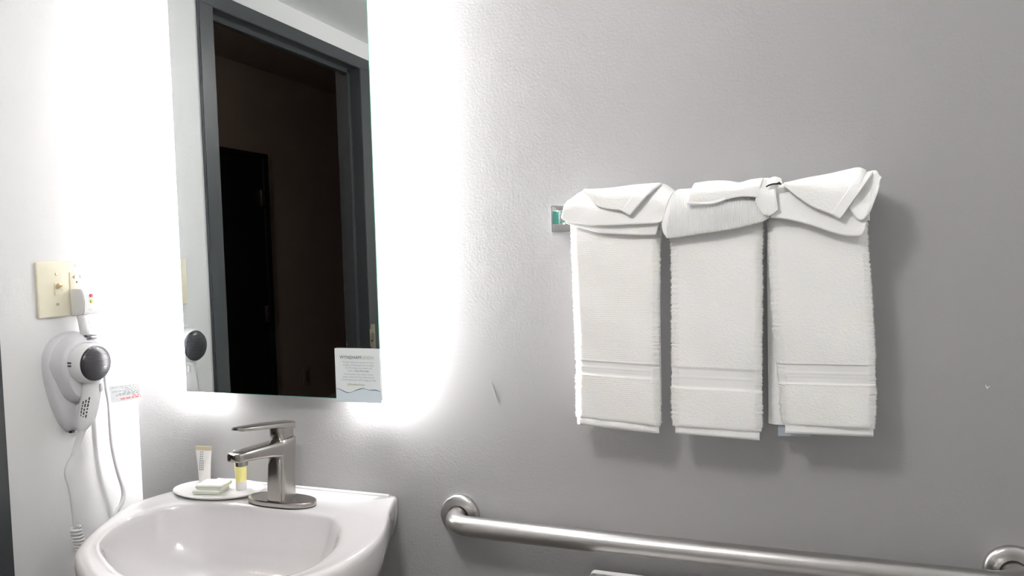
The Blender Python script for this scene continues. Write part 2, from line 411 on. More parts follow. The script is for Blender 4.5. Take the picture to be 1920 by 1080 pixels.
for s, x in ((1.0, 0.0), (1.0, .008), (.985, .014), (.94, .020), (.86, .0235), (.6, .026), (.3, .027), (.05, .027)):
    R.append([Vector((x, p.y, p.z)) for p in hold_outline(s)])
rings(bm, R, True, True, True); build('back_plate', bm, m_whiteg, hold)
# cradle: thick C-shaped collar round the barrel
bm = bmesh.new()
R = []
CC = Vector((0, -.168, 1.195))
for x, ro in ((.004, .0600), (.030, .0575), (.043, .0540), (.049, .0500), (.051, .0455), (.050, .0415), (.044, .0395), (.02, .039)):
    ring = []
    for k in range(64):
        a = 2*PI*k/64
        e = 1 + (.42*max(0, math.cos(a - (-PI/2-.15)))**6 if ro > .0465 else 0)
        ring.append((x, CC.y + ro*e*math.cos(a), CC.z + ro*e*math.sin(a)))
    R.append(ring)
rings(bm, R, True, True, True); build('cradle', bm, m_whiteg, hold)
bm = bmesh.new()
for zz in (1.2485, 1.2425):
    add_box(bm, (.030, -.166, zz-.0016), (.052, -.142, zz+.0016), .001)
build('cradle_slots', bm, m_greyslot, hold)
box('release_clip', (.046, -.176, 1.118), (.056, -.169, 1.131), m_white, hold, .0015)
bm = bmesh.new(); add_box(bm, (.010, -.186, 1.0505), (.018, -.178, 1.0550), .001); build('drain_notch', bm, m_slot, hold)
# plug with test and reset buttons in the outlet's lower socket
PG = (.0085, -.1640, 1.2890)
plug = None
bm = bmesh.new()
prof = [(.0085, 0), (.038, .002), (.044, .006), (.047, .030), (.043, .050), (.038, .0560), (.0085, .0560)]
rings(bm, [[(x, yy, PG[2]+z) for x, z in prof] for yy in (-.1640, -.1230)], True, True, True)
bmesh.ops.bevel(bm, geom=list(bm.edges), offset=.0018, segments=2, affect='EDGES')
plug = build('plug', bm, m_white, hold)
lathe('reset_button', [(.0034, 0), (.0034, .002), (.0028, .0028), (.001, .003)], (.0455, -.1470, PG[2]+.0420), 'x', m_red, plug, 18)
lathe('test_button', [(.0034, 0), (.0034, .002), (.0028, .0028), (.001, .003)], (.0462, -.1470, PG[2]+.0300), 'x', m_green, plug, 18)
bm = bmesh.new()
for k in range(18):
    a0, a1 = 2*PI*k/18, 2*PI*(k+1)/18
    bm.faces.new([bm.verts.new((.0452, -.1490 + r*math.cos(a), PG[2]+.0140 + r*math.sin(a))) for r, a in ((.0036, a0), (.0036, a1), (.0027, a1), (.0027, a0))])
build('round_mark', bm, m_pink, plug, False)
bm = bmesh.new(); tube_bm(bm, smooth_path([(.030, -.158, 1.291), (.031, -.157, 1.280), (.031, -.1545, 1.262), (.028, -.150, 1.245)], 5), .0092, 14)
build('plug_cord', bm, m_white, hold)
bm = bmesh.new()
for k in range(7): tube_bm(bm, [(.030+.004*k/7, -.1475+.0015*k, 1.287-.0035*k), (.030+.004*k/7, -.1475+.0015*k, 1.2852-.0035*k)], .0042, 10)
build('plug_strain_relief', bm, m_whiteg, hold)
cord2 = tube('supply_cord', smooth_path([(.026, -.118, 1.215), (.030, -.1111, 1.174), (.030, -.1075, 1.1275), (.030, -.1030, 1.0921), (.030, -.1016, 1.0106), (.030, -.0918, .9495), (.030, -.0790, .8970), (.028, -.0850, .8700), (.022, -.0960, .8500), (.018, -.104, .80), (.014, -.11, .62)], 8), .0044, m_white, hold, 10)
# warning tag on that cord, almost facing the room
tg = []
u = Vector((.055, .037, 0)); u.normalize(); T0 = Vector((.0030, -.0870, 1.0940)); tw, th = .0860, .0400
T0 = Vector((.0300, -.1030, 1.0960)); tw = .0650; th = .0375
up_ = Vector((.0, 0, 1)); nrm = u.cross(up_)
bm = bmesh.new(); Q = []
for d in (0, .0006):
    Q.append([T0 + u*a*tw + up_*b*th + nrm*d + up_*(.006*a) for a, b in ((0, 0), (1, 0), (1, 1), (0, 1))])
rings(bm, Q, True, True, True)
wt = build('warning_tag', bm, m_card, hold, False)
def tag_dash(rows, name, mt):
    bm = bmesh.new()
    for b, a0, a1, h in rows:
        a = a0
        while a < a1:
            l = min(a1, a + random.uniform(.06, .16))
            vs = [T0 + u*q*tw + up_*(r*th+.006*q) + nrm*.0010 for q, r in ((a, b), (l, b), (l, b+h), (a, b+h))]
            vs = [p - nrm*.0024 if False else p for p in vs]
            bm.faces.new([bm.verts.new(p) for p in vs]); a = l + .03
    return build(name, bm, mt, wt, False)
tag_dash([(.86, .1, .95, .03), (.77, .4, .95, .03), (.69, .5, .95, .03), (.61, .1, .95, .03), (.52, .45, .95, .04), (.44, .30, .97, .045), (.365, .22, .97, .045)], 'small_print', m_print)
tag_dash([(.25, .72, .95, .06), (.12, .35, .98, .09)], 'red_print', m_redp)

# ------------------------------------------------------------------ the hair dryer itself
dry = thing('hair_dryer', 'white compact hair dryer with round black grille hanging in its wall holder', 'hair dryer', (.05, -.18, 1.06))
lathe('barrel', [(.0385, -.040), (.0405, -.030), (.0410, -.018), (.0400, -.006), (.0385, .000), (.0362, .0035), (.030, .0035)], DC, 'x', m_white, dry, 56)
gr = lathe('intake_grille', [(.0362, .0005), (.0360, .0040), (.0335, .0078), (.0270, .0115), (.0170, .0142), (.0075, .0152), (.0008, .0155)], DC, 'x', m_dark, dry, 56)
bm = bmesh.new()
for k in range(-9, 10):
    zz = k*.0036; half = math.sqrt(max(0, .0345**2 - zz**2))
    if half < .006: continue
    pts = []
    for t in np.linspace(-1, 1, 13):
        yy = t*half; rr = math.hypot(yy, zz)
        pts.append((DC.x + interp([0, .0075, .017, .027, .0335, .036], [.0157, .0154, .0144, .0117, .008, .0042], rr), DC.y+yy, DC.z+zz))
    tube_bm(bm, pts, .0004, 5)
build('grille_ribs', bm, m_darkrib, gr)
bm = bmesh.new()
for dz in (.0035, -.0025): add_box(bm, (.046, -.2135, 1.197+dz-.0018), (.060, -.2105, 1.197+dz+.0018), .0006)
build('barrel_slots', bm, m_greyslot, dry)
# handle: flattened oval sections tapering downwards
bm = bmesh.new(); R = []
for y, z, hw, ht, x in ((-.164, 1.172, .017, .013, .055), (-.165, 1.155, .0185, .0145, .056), (-.168, 1.130, .0200, .0160, .056), (-.1735, 1.104, .0210, .0165, .054), (-.179, 1.082, .0190, .0150, .052), (-.1835, 1.068, .0150, .0120, .050), (-.186, 1.060, .0090, .0080, .049)):
    R.append([(x + ht*math.cos(a), y + hw*math.sin(a), z) for a in [2*PI*k/28 for k in range(28)]])
rings(bm, R, True, True, True); hd = build('handle', bm, m_white, dry)
bm = bmesh.new()
for col, (a0, zlo, zhi) in enumerate(((-.72, 1.086, 1.122), (-1.00, 1.078, 1.122), (-1.28, 1.072, 1.118))):
    z = zlo
    while z < zhi:
        l = random.uniform(.003, .007)
        yc = -.168 - (1.130-z)*.215
        hw, ht = .0207, .0166
        q = []
        for da, zz in ((-.075, z), (.075, z), (.075, z+l), (-.075, z+l)):
            yy = -.168 - (1.130-zz)*.215
            hw2 = interp([1.068, 1.082, 1.104, 1.130], [.0152, .0193, .0213, .0203], zz); ht2 = interp([1.068, 1.082, 1.104, 1.130], [.0122, .0153, .0168, .0163], zz)
            xx = interp([1.068, 1.082, 1.104, 1.13], [.050, .052, .054, .056], zz)
            q.append((xx + ht2*math.cos(a0+da), yy + hw2*math.sin(a0+da), zz))
        bm.faces.new([bm.verts.new(p) for p in q]); z += l + random.uniform(.0012, .003)
build('handle_print', bm, mat('black_print', (.05, .05, .05), .6), hd, False)
box('handle_switch', (.0655, -.160, 1.134), (.0735, -.153, 1.150), m_whiteg, hd, .0012)
tube('strain_relief', smooth_path([(.049, -.1862, 1.062), (.045, -.1905, 1.045), (.042, -.1985, 1.024), (.039, -.2035, 1.0105)], 6), [.0085, *[.0074-.00018*i for i in range(17)], .0040], m_white, dry, 14)
tube('cord', smooth_path([(.039, -.2035, 1.012), (.036, -.2140, .9950), (.035, -.2186, .9759), (.035, -.2110, .9410), (.035, -.2070, .8958), (.035, -.2060, .8630)], 8), .0029, m_white, dry, 10)
bm = bmesh.new()
pts = []
for k in range(150):
    t = k/149; a = t*2*PI*12
    pts.append((.035 + .0085*math.cos(a), -.2045 + .018*t + .0085*math.sin(a), .8640 - .085*t))
tube_bm(bm, pts, .0033, 8); build('coiled_cord', bm, m_white, dry)

# ------------------------------------------------------------------ wall-hung basin
SZ = .916
OUT = [(.6610, -.0015), (.6645, -.0120), (.6700, -.0280), (.6780, -.0500), (.6885, -.0760), (.7070, -.1150), (.7340, -.1825), (.7445, -.2400), (.7420, -.3000), (.7250, -.3560), (.6880, -.4120), (.6300, -.4580), (.5550, -.4860), (.4700, -.4920), (.3960, -.4760), (.3330, -.4460),
       (.2870, -.4150), (.2570, -.3860), (.2230, -.3370), (.1830, -.2580), (.1640, -.2050), (.1610, -.1560), (.1770, -.1000), (.1980, -.0500), (.2120, -.0015)]
INN = [(.5850, -.1270), (.6090, -.1400), (.6312, -.1615), (.6490, -.1840), (.6680, -.2160), (.6815, -.2480), (.6900, -.2960), (.6870, -.3350), (.6700, -.3700), (.6300, -.4080), (.5800, -.4320), (.5100, -.4430), (.4300, -.4390), (.3750, -.4180),
       (.3290, -.3930), (.2930, -.3690), (.2640, -.3400), (.2360, -.2900), (.2220, -.2330), (.2290, -.1780), (.2650, -.1430), (.3150, -.1250), (.4420, -.1220), (.5180, -.1240)]
def dense(P, n=96, closed=True):
    Q = [Vector((*p, 0)) for p in P]
    Q = smooth_path(Q, 8, closed)
    A = np.array([q[:2] for q in Q] + ([Q[0][:2]] if closed else []))
    c = np.array((.452, -.26))
    ang = np.unwrap(np.arctan2(A[:, 1]-c[1], A[:, 0]-c[0]))
    if ang[-1] < ang[0]: A = A[::-1]; ang = ang[::-1]
    t = np.linspace(0, 2*PI, n, endpoint=False)
    # radius as a function of angle
    rad = np.hypot(A[:, 0]-c[0], A[:, 1]-c[1])
    a = np.concatenate([ang-2*PI, ang, ang+2*PI]); r = np.concatenate([rad]*3)
    o = np.argsort(a, kind='stable')
    rr = np.interp(t, a[o], r[o])
    return np.stack([c[0]+rr*np.cos(t), c[1]+rr*np.sin(t)], 1)
NS = 256
OUTL = list(OUT)
# straight back edge against the wall
bk = [(x, -.0015) for x in np.linspace(.2120, .6610, 14)[1:-1]]
o_ = np.array(dense([*OUT, *bk], NS)); o_[:, 1] = np.minimum(o_[:, 1], -.0015)
i_ = dense(INN, NS)
sink = thing('bathroom_sink', 'white glossy wall-hung bathroom sink below the mirror', 'sink', (.452, 0, .70))
bm = bmesh.new(); R = []
c0 = np.array((.452, -.0015))
def off(P, s, dy=0, c=c0): return c + (P-c)*s
def ring(P, z): return [(p[0], min(p[1], -.001), z) for p in P]
for s, z in ((.28, .720), (.50, .732), (.66, .752), (.79, .780), (.88, .810), (.94, .838), (.975, .860), (.995, .880), (1.0, .893), (1.0, .903), (.9975, .9090), (.990, .9135), (.978, .9158), (.965, .9162)):
    R.append(ring(off(o_, s), z))
mid = off(o_, .965)
for t, dz in ((.25, -.0010), (.5, -.0018), (.75, -.0022), (.93, -.0022)): R.append(ring(mid*(1-t)+i_*t, SZ+dz))
ci = np.array((.455, -.285))
for s, z in ((1.0, SZ-.0035), (.985, SZ-.0075), (.972, SZ-.014), (.955, SZ-.028), (.925, SZ-.050), (.87, SZ-.078), (.77, SZ-.104), (.60, SZ-.124), (.40, SZ-.135), (.20, SZ-.141), (.05, SZ-.143)):
    R.append(ring(ci + (i_-ci)*s, z))
rings(bm, R, True, True, True)
basin = build('basin', bm, m_porc, sink, 60)
# low raised lip along the wall
tube('back_lip', [(x, -.007, SZ+.0005) for x in np.linspace(.224, .648, 12)], .0042, m_porc, sink, 10)
lathe('drain', [(.022, 0), (.022, .003), (.017, .004), (.015, .0015), (.001, .0015)], (.455, -.285, SZ-.1435), 'z', m_chrome, sink, 32)

# ------------------------------------------------------------------ faucet
FX, FY = .4560, -.0920
fau = thing('faucet', 'brushed nickel single-lever faucet on the back deck of the sink', 'faucet', (FX, FY, SZ))
FB = SZ-.002
def stadium(hx, hy, cx, cy, n=48):
    P = []
    for k in range(n):
        a = 2*PI*k/n; ca, sa = math.cos(a), math.sin(a)
        e = 2/2.7
        P.append((cx + hx*math.copysign(abs(ca)**e, ca), cy + hy*math.copysign(abs(sa)**(2/2.2), sa)))
    return P
def loft_sections(name, secs, mt, parent, n=48, axis='z'):
    bm = bmesh.new(); rings(bm, secs, True, True, True); return build(name, bm, mt, parent)
bpc = (FX, -.0925)
loft_sections('gasket', [[(x, y, z) for x, y in stadium(.0755, .0285, *bpc)] for z in (FB-.001, FB+.0022)], m_rubber, fau)
loft_sections('base_plate', [[(x, y, z) for x, y in stadium(.0765*s, .0292*s, *bpc)] for s, z in ((1, FB+.002), (1, FB+.0085), (.99, FB+.0105), (.965, FB+.0115))], m_nickel, fau)
def rrect(hx, hy, cx, cy, z, n=40, p=5, fn=None):
    P = []
    for k in range(n):
        a = 2*PI*(k+.5)/n; ca, sa = math.cos(a), math.sin(a)
        P.append((cx + hx*math.copysign(abs(ca)**(2/p), ca), cy + hy*math.copysign(abs(sa)**(2/p), sa), z))
    return P
loft_sections('body', [rrect(.0215, .0225, FX, -.0925, FB+.010), rrect(.0205, .0220, FX, -.0910, FB+.045), rrect(.0195, .0225, FX, -.0875, FB+.090), rrect(.0190, .0245, FX, -.0850, FB+.112), rrect(.0188, .0252, FX, -.0840, FB+.126), rrect(.0175, .0235, FX, -.084, FB+.1285)], m_nickel, fau)
# raised rib on the body's front
loft_sections('body_rib', [rrect(.0165, .0040, FX, -.1140, FB+.011, p=4), rrect(.0160, .0040, FX, -.1128, FB+.045, p=4), rrect(.0150, .0040, FX, -.1098, FB+.082, p=4), rrect(.0125, .0035, FX, -.1082, FB+.092, p=3), rrect(.0080, .0020, FX, -.1080, FB+.096, p=2)], m_nickel, fau)
# spout: swept flat section running forward
def sec_y(hx, zlo, zhi, y, n=32, p=5, cx=FX):
    P = []; hz = (zhi-zlo)/2; cz = (zhi+zlo)/2
    for k in range(n):
        a = 2*PI*(k+.5)/n; ca, sa = math.cos(a), math.sin(a)
        P.append((cx + hx*math.copysign(abs(ca)**(2/p), ca), y, cz + hz*math.copysign(abs(sa)**(2/p), sa)))
    return P
loft_sections('spout', [sec_y(.0180, 1.008, 1.040, -.085), sec_y(.0185, 1.010, 1.0425, -.108), sec_y(.0185, 1.0185, 1.0445, -.140), sec_y(.0185, 1.0245, 1.0465, -.175), sec_y(.0182, 1.0290, 1.0480, -.205), sec_y(.0175, 1.0300, 1.0480, -.2170), sec_y(.0145, 1.0315, 1.0470, -.2225), sec_y(.006, 1.034, 1.045, -.2245)], m_nickel, fau)
lathe('aerator', [(.0110, 0), (.0110, -.0085), (.0098, -.0095), (.004, -.0095)], (FX, -.203, 1.0300), 'z', m_nickel, fau, 28)
# lever handle: hub and a flat blade reaching forward, lifted at the tip
hh = loft_sections('handle_hub', [rrect(.0150, .0200, FX, -.0850, 1.0410, p=4), rrect(.0168, .0222, FX, -.0850, 1.0450, p=4), rrect(.0172, .0225, FX, -.0845, 1.0600, p=4), rrect(.0172, .0225, FX, -.0840, 1.0700, p=4)], m_nickel, fau)
loft_sections('lever_blade', [sec_y(.0120, 1.0560, 1.0705, -.0590), sec_y(.0170, 1.0570, 1.0730, -.0625), sec_y(.0182, 1.0610, 1.0760, -.0850), sec_y(.0182, 1.0690, 1.0805, -.1130), sec_y(.0182, 1.0755, 1.0850, -.1500), sec_y(.0180, 1.0812, 1.0897, -.1850), sec_y(.0168, 1.0845, 1.0915, -.2040), sec_y(.0120, 1.0860, 1.0922, -.2115), sec_y(.005, 1.0880, 1.0918, -.2140)], m_nickel, fau)
box('lever_set_screw', (FX-.0022, -.1090, 1.0540), (FX+.0022, -.1060, 1.0600), m_slot, fau, .0006)

# ------------------------------------------------------------------ amenity tray and what stands on it
TCX, TCY = .2800, -.0690
TZ = SZ - .0008
tr = thing('amenity_tray', 'thin white oval tray at the back left of the sink', 'tray', (TCX, TCY, TZ))
def oval(rx, ry, z, n=64): 
    ca, sa = math.cos(.10), math.sin(.10)
    out = []
    for k in range(n):
        x, y = rx*math.cos(2*PI*k/n), ry*math.sin(2*PI*k/n)
        out.append((TCX + x*ca - y*sa, TCY + x*sa + y*ca, z))
    return out
bm = bmesh.new()
rings(bm, [oval(.060, .036, TZ), oval(.0900, .0550, TZ+.0006), oval(.0985, .0610, TZ+.0045), oval(.0998, .0618, TZ+.0064), oval(.0990, .0612, TZ+.0072), oval(.0930, .0570, TZ+.0052), oval(.085, .051, TZ+.0040), oval(.04, .024, TZ+.0038)], True, True, True)
build('dish', bm, m_ceramic, tr)
TT = TZ + .0040
def soap(z, dx, dy, rz, label):
    t = thing('soap', label, 'soap', (.2790+dx, -.0850+dy, z), 'wrapped soaps on the oval tray')
    M = Matrix.Translation((.2790+dx, -.0850+dy, z)) @ Matrix.Rotation(rz, 4, 'Z')
    box('bar', (-.0285, -.0215, 0), (.0285, .0215, .0100), m_soap, t, .0028, 3, M=M)
    bm = bmesh.new()
    rings(bm, [[M @ Vector((x, y, zz)) for x, y in ((-.0287, -.0217), (.0287, -.0217), (.0287, .0217), (-.0287, .0217))] for zz in (.0036, .0060)], True)
    build('wrapper_band', bm, m_soapg, t, False)
    if 'upper' in label or 'top' in label:
        bm = bmesh.new()
        for row, (a, b) in enumerate(((-.010, .010), (-.008, .008))):
            x = a
            while x < b:
                l = random.uniform(.002, .004)
                bm.faces.new([bm.verts.new(M @ Vector((xx, yy, .0102))) for xx, yy in ((x, .004-row*.005), (x+l, .004-row*.005), (x+l, .006-row*.005), (x, .006-row*.005))]); x += l+.001
        build('wrapper_print', bm, m_soapg, t, False)
soap(TT, -.004, .000, .22, 'lower wrapped soap bar, pale with green edge, flat on the oval tray')
soap(TT+.0101, .002, .003, .20, 'top wrapped soap bar stacked on another soap on the oval tray')
def tube_bottle(name, label, x, y, h, wtop, rbot, rz, body_mat, cap_mat, crimp_mat, caph, lean=(0, 0), split=None):
    t = thing(name, label, 'toiletry tube', (x, y, TT))
    ca, sa = math.cos(rz), math.sin(rz)
    def sec(hw, hd, z):
        out = []
        for k in range(28):
            a = 2*PI*k/28; u_, v_ = hw*math.cos(a), hd*math.sin(a)
            out.append((x + u_*ca - v_*sa + lean[0]*(z/h), y + u_*sa + v_*ca + lean[1]*(z/h), TT+z))
        return out
    bm = bmesh.new(); rings(bm, [sec(rbot*.92, rbot*.92, 0), sec(rbot, rbot, .001), sec(rbot*1.03, rbot*1.03, caph)], True, True, True); build('cap', bm, cap_mat, t)
    def wd(f): return rbot + (wtop-rbot)*f
    def dp(f): return rbot*(1-f)**.8 + .0012
    z1 = h-.009
    bm = bmesh.new(); rings(bm, [sec(wd(f), max(dp(f), .0014), caph + (z1-caph)*f) for f in (0, .02, .25, .5, .75, .93, 1)], True, True, True); build('tube_body', bm, body_mat, t)
    bm = bmesh.new(); rings(bm, [sec(wtop, .0013, z1), sec(wtop*1.02, .0010, z1+.001), sec(wtop*1.02, .0009, h)], True, True, True); build('crimp', bm, crimp_mat, t)
    return t, sec, wd, dp
t1, sec, wd, dp = tube_bottle('lotion_tube', 'white toiletry tube standing on its cap at the left of the tray', .2170, -.0380, .0790, .0195, .0118, .12, m_tubew, m_tubew, m_crimp, .016)
bm = bmesh.new()
for z in np.arange(.030, .066, .0045):
    f = (z-.016)/.055
    for dx in (-.004, .0005, .004):
        if z > .05 and dx > .003: continue
        hw = .0016; q = []
        d = dp(f)*math.sqrt(max(0, 1-(dx/wd(f))**2)) + .0006
        ca, sa = math.cos(.12), math.sin(.12)
        for u_, zz in ((dx-hw, z), (dx+hw, z), (dx+hw, z+.0026), (dx-hw, z+.0026)):
            q.append((-.0100+.2270 + u_*ca + d*sa, -.0380 + u_*sa - d*ca, TT+zz))
        bm.faces.new([bm.verts.new(p) for p in q])
build('label_print', bm, m_inkgrey, t1, False)
tube_bottle('shampoo_tube', 'yellow toiletry tube with white cap behind the faucet spout', .3280, -.0560, .0820, .0155, .0108, .12, m_yellow, m_tubew, m_tubew, .019)

# ------------------------------------------------------------------ grab bar
gb = thing('grab_bar', 'long satin steel grab bar low on the back wall', 'grab bar', (1.257, 0, .8980))
GX0, GX1, GZ, GY = .7997, 1.7145, .8925, -.0580
def bend(cx, s):
    P = []
    for k in range(9):
        a = PI/2*k/8; r = .040
        P.append((cx + s*r*(1-math.cos(a)), GY + r - r*math.sin(a) if True else 0, GZ))
    return P
left = [(GX0, -.006, GZ), (GX0, -.014, GZ)] + [(GX0 + .042*(1-math.cos(a)), GY + .042*(1-math.sin(a)), GZ) for a in np.linspace(0, PI/2, 10)]
right = [(GX1 - .042*(1-math.cos(a)), GY + .042*(1-math.sin(a)), GZ) for a in np.linspace(PI/2, 0, 10)] + [(GX1, -.014, GZ), (GX1, -.006, GZ)]
midp = [(x, GY, GZ) for x in np.linspace(GX0+.08, GX1-.08, 14)]
tube('rail', left + midp + right, .0188, m_steel, gb, 32)
for x in (GX0, GX1):
    lathe('flange', [(.0400, 0), (.0405, -.004), (.0392, -.0085), (.0360, -.0115), (.0290, -.0130), (.0212, -.0135), (.0206, -.0120), (.0200, -.008)], (x, 0, GZ), 'y', m_steel, gb, 56)

# ------------------------------------------------------------------ towel bar
TBZ, TBY = 1.4545, -.0530
tb = thing('towel_bar', 'polished chrome towel bar with square posts behind the white towels', 'towel bar', (1.26, 0, TBZ))
box('rail', (1.020, TBY-.008, TBZ-.008), (1.500, TBY+.008, TBZ+.008), m_chrome, tb, .001)
for x0, s in ((1.0000, 1), (1.5190, -1)):
    a, b = sorted((x0, x0+s*.0480))
    p = None
    bm = bmesh.new()
    add_box(bm, (a, -.010, TBZ-.0240), (b, 0, TBZ+.0240), .0015)
    cx = (a+b)/2
    add_box(bm, (cx-.0065, TBY-.0095, TBZ-.0120), (cx+.0065, -.008, TBZ+.0120), .0012)
    p = build('post', bm, m_chrome, tb, 30)
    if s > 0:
        box('post_painted_reflection', (cx-.0052, TBY-.0104, TBZ-.0105), (cx+.0052, TBY-.0090, TBZ+.0105), m_tealrefl, p, .0004)  # teal pieces paint in what the chrome post reflects
        box('post_painted_reflection', (cx+.0060, TBY-.0070, TBZ-.0105), (cx+.0071, -.016, TBZ+.0105), m_tealrefl, p, .0004)

# ------------------------------------------------------------------ hand towels over the bar
def pile(o_parent, name, me_v, me_f, mt, count, length, sel):
    """short loops of terry standing off the cloth, as real spikes in one part"""
    V = np.array(me_v); F = np.array(me_f)
    a, b, c, d = (V[F[:, k]] for k in range(4))
    nr = np.cross(c-a, d-b); ar = np.linalg.norm(nr, axis=1); nr = nr/np.maximum(ar[:, None], 1e-12)
    ctr = (a+b+c+d)/4
    okf = sel(ctr, nr); p = np.where(okf, ar, 0); p = p/p.sum()
    ix = rng.choice(len(F), count, p=p); s, t = rng.random(count)[:, None], rng.random(count)[:, None]
    P = (a[ix]*(1-s)+b[ix]*s)*(1-t) + (d[ix]*(1-s)+c[ix]*s)*t
    n = nr[ix] + rng.normal(0, .45, (count, 3)); n /= np.linalg.norm(n, axis=1)[:, None]
    L_ = (length*rng.uniform(.5, 1.1, count))[:, None]
    side = np.cross(n, rng.normal(0, 1, (count, 3))); side /= np.linalg.norm(side, axis=1)[:, None]
    w_ = .0003
    vv = np.concatenate([P-side*w_, P+side*w_, P+n*L_+side*w_*.5, P+n*L_-side*w_*.5], 1).reshape(-1, 3)
    ff = np.arange(count*4).reshape(-1, 4)
    me = bpy.data.meshes.new(name); me.from_pydata(vv.tolist(), [], ff.tolist()); me.update()
    o = link(name, me, mt, o_parent, False); o['kind'] = 'stuff'
    return o
def towel(label, xl, xr, zb, bands, mt, back_x, back_z, seed, pucker=0):
    """xl/xr: (z, x) polylines for the front's edges; zb: (left, right) height of the bottom"""
    r = random.Random(seed); ph = [r.uniform(0, 6.28) for _ in range(8)]
    xm = (xl[0][1]+xr[0][1])/2
    root = thing('hand_towel', label, 'towel', (xm, TBY, 1.10), 'hand towels folded over the chrome bar')
    zl, xlv = zip(*sorted(xl)); zr, xrv = zip(*sorted(xr))
    TH = .021; HEM = .013
    ztop = TBZ + .0095
    path = []                                       # (kind, distance below the crest) -> y, z
    zbm = (zb[0]+zb[1])/2
    nfront = 200
    for k in range(nfront): path.append((-.0735, None, k/(nfront-1)))
    R = []; NT = 64
    def loop(xa, xb, th, p=8):
        P = []
        for k in range(NT):
            a = 2*PI*k/NT; ca, sa = math.cos(a), math.sin(a)
            # flat faces with round folds at the two sides
            u_ = ca; v_ = sa
            e = .5*math.copysign(min(1, abs(v_)*1.0), v_)
            P.append(((xa+xb)/2 + ((xb-xa)/2-th/2)*max(-1, min(1, u_*1.45)) + (th/2)*(max(0, abs(u_)-.69)/.31)*math.copysign(1, u_)*math.sqrt(max(0, 1-min(1, abs(v_)/.724)**2)) if abs(u_) > .69 else (xa+xb)/2 + ((xb-xa)/2-th/2)*u_*1.45,
                      th/2*(math.copysign(1, v_) if abs(u_) <= .69 else v_/.724)))
        return P
    def front_y(x, z, side):
        return .0022*math.sin(11*z+ph[0])*math.sin(24*x+ph[1]) + .0008*math.sin(60*z+ph[2]+30*x) + .0006*math.sin(95*x+ph[3]+18*z)
    def add_ring(f=None, ang=None, hem=False):
        pass
    V = []
    zlow = zbm + HEM
    for k in range(nfront):                          # going up the front
        f = k/(nfront-1); z0 = zlow + (ztop-zlow)*f
        drop = z0 - zlow
        th = TH
        if f < .02: th = TH*(.55 + .45*math.sqrt(max(0, 1-(1-f/.02)**2)))
        xa, xb = interp(zl, xlv, z0) , interp(zr, xrv, z0)
        jag = .0006
        xa += r.gauss(0, jag); xb += r.gauss(0, jag)
        row = []
        for (x, e) in loop(xa, xb, th):
            tilt = (zb[0] + (zb[1]-zb[0])*(x-xa)/(xb-xa) - zbm)*(1-f)**1.2
            y = -.0735 + e
            if e < 0:
                y -= front_y(x, z0, 0)
                bl, bh = bands
                zz = z0 - zlow
                if bl < zz < bh: y += .0018
                if abs(zz-(bl+bh)/2-.0008) < .0010: y -= .0007
                if abs(zz-(bl+bh)/2+.0035) < .0008: y -= .0006
                if abs(zz-bl) < .0012 or abs(zz-bh) < .0012: y -= .0005
            row.append((x, y, z0 + tilt))
        V.append(row)
    for k in range(1, 25):                           # over the bar
        a = PI*k/24; rr = .0205
        xa, xb = interp(zl, xlv, 9), interp(zr, xrv, 9)
        V.append([(x, TBY - (rr - e)*math.cos(a) , ztop + (rr - e)*math.sin(a)*.92) for (x, e) in loop(xa, xb, TH)])
    for k in range(1, 30):                           # down the back
        f = k/29; z0 = ztop + (back_z-ztop)*f; th = TH*.86
        xa = interp(zl, xlv, 9)*(1-min(1, f*4)) + back_x[0]*min(1, f*4); xb = interp(zr, xrv, 9)*(1-min(1, f*4)) + back_x[1]*min(1, f*4)
        V.append([(x, TBY + .0205 - e*.86 - .0015*f, z0) for (x, e) in loop(xa, xb, TH)])
    vs = [p for row in V for p in row]; fs = []
    for a in range(len(V)-1):
        for i in range(NT):
            j = (i+1) % NT; fs.append((a*NT+i, a*NT+j, (a+1)*NT+j, (a+1)*NT+i))
    caps = [tuple(range(NT))[::-1], tuple(range((len(V)-1)*NT, len(V)*NT))]
    fc = pydata('folded_cloth', vs, fs + caps, [mt, m_band], root, 60)
    for p_ in fc.data.polygons:
        c_ = p_.center + Vector((xm, TBY, 1.10)); z_ = c_.z - zlow
        t_ = (c_.x - xl[0][1])/(xr[0][1]-xl[0][1]); z_ -= (zb[0] + (zb[1]-zb[0])*t_ - zbm)
        if c_.y < -.060 and bands[0] < z_ < bands[1]: p_.material_index = 1
    # flat-woven hem below a stitch line
    H = []
    for k in range(9):
        f = k/8
        row = []
        xa, xb = interp(zl, xlv, zbm+.004)+.0012, interp(zr, xrv, zbm+.004)-.0012
        for (x, e) in loop(xa, xb, .013):
            t = (x-xa)/(xb-xa); z = zb[0] + (zb[1]-zb[0])*t + (HEM+.003)*f
            pk = pucker*(.5+.5*math.sin(t*84+ph[4]))*math.sin(PI*min(1, f*1.1)) if t < .85 else 0
            sc = .35 if k == 0 else (.8 if k == 1 else 1)
            row.append((x, -.0735 + e*sc - (pk if e < 0 else 0), z))
        H.append(row)
    bm = bmesh.new(); rings(bm, H, True, True, True); build('hem', bm, m_flat, root, 60)
    # pile: fronts and folded edges only
    bl, bh = bands
    def sel(c, n):
        z = c[:, 2]-zlow
        return ((n[:, 1] < .6) & (np.abs(n[:, 0]) > .55)) & ~((z > bl-.001) & (z < bh+.001)) & (z > .001) & (c[:, 2] < ztop) & (c[:, 1] < -.055)
    F = np.array(fs)
    V_ = np.array(vs)
    # make sure normals point outwards
    q = V_[F[NT//2*0 + 16]]
    nn = np.cross(q[2]-q[0], q[3]-q[1])
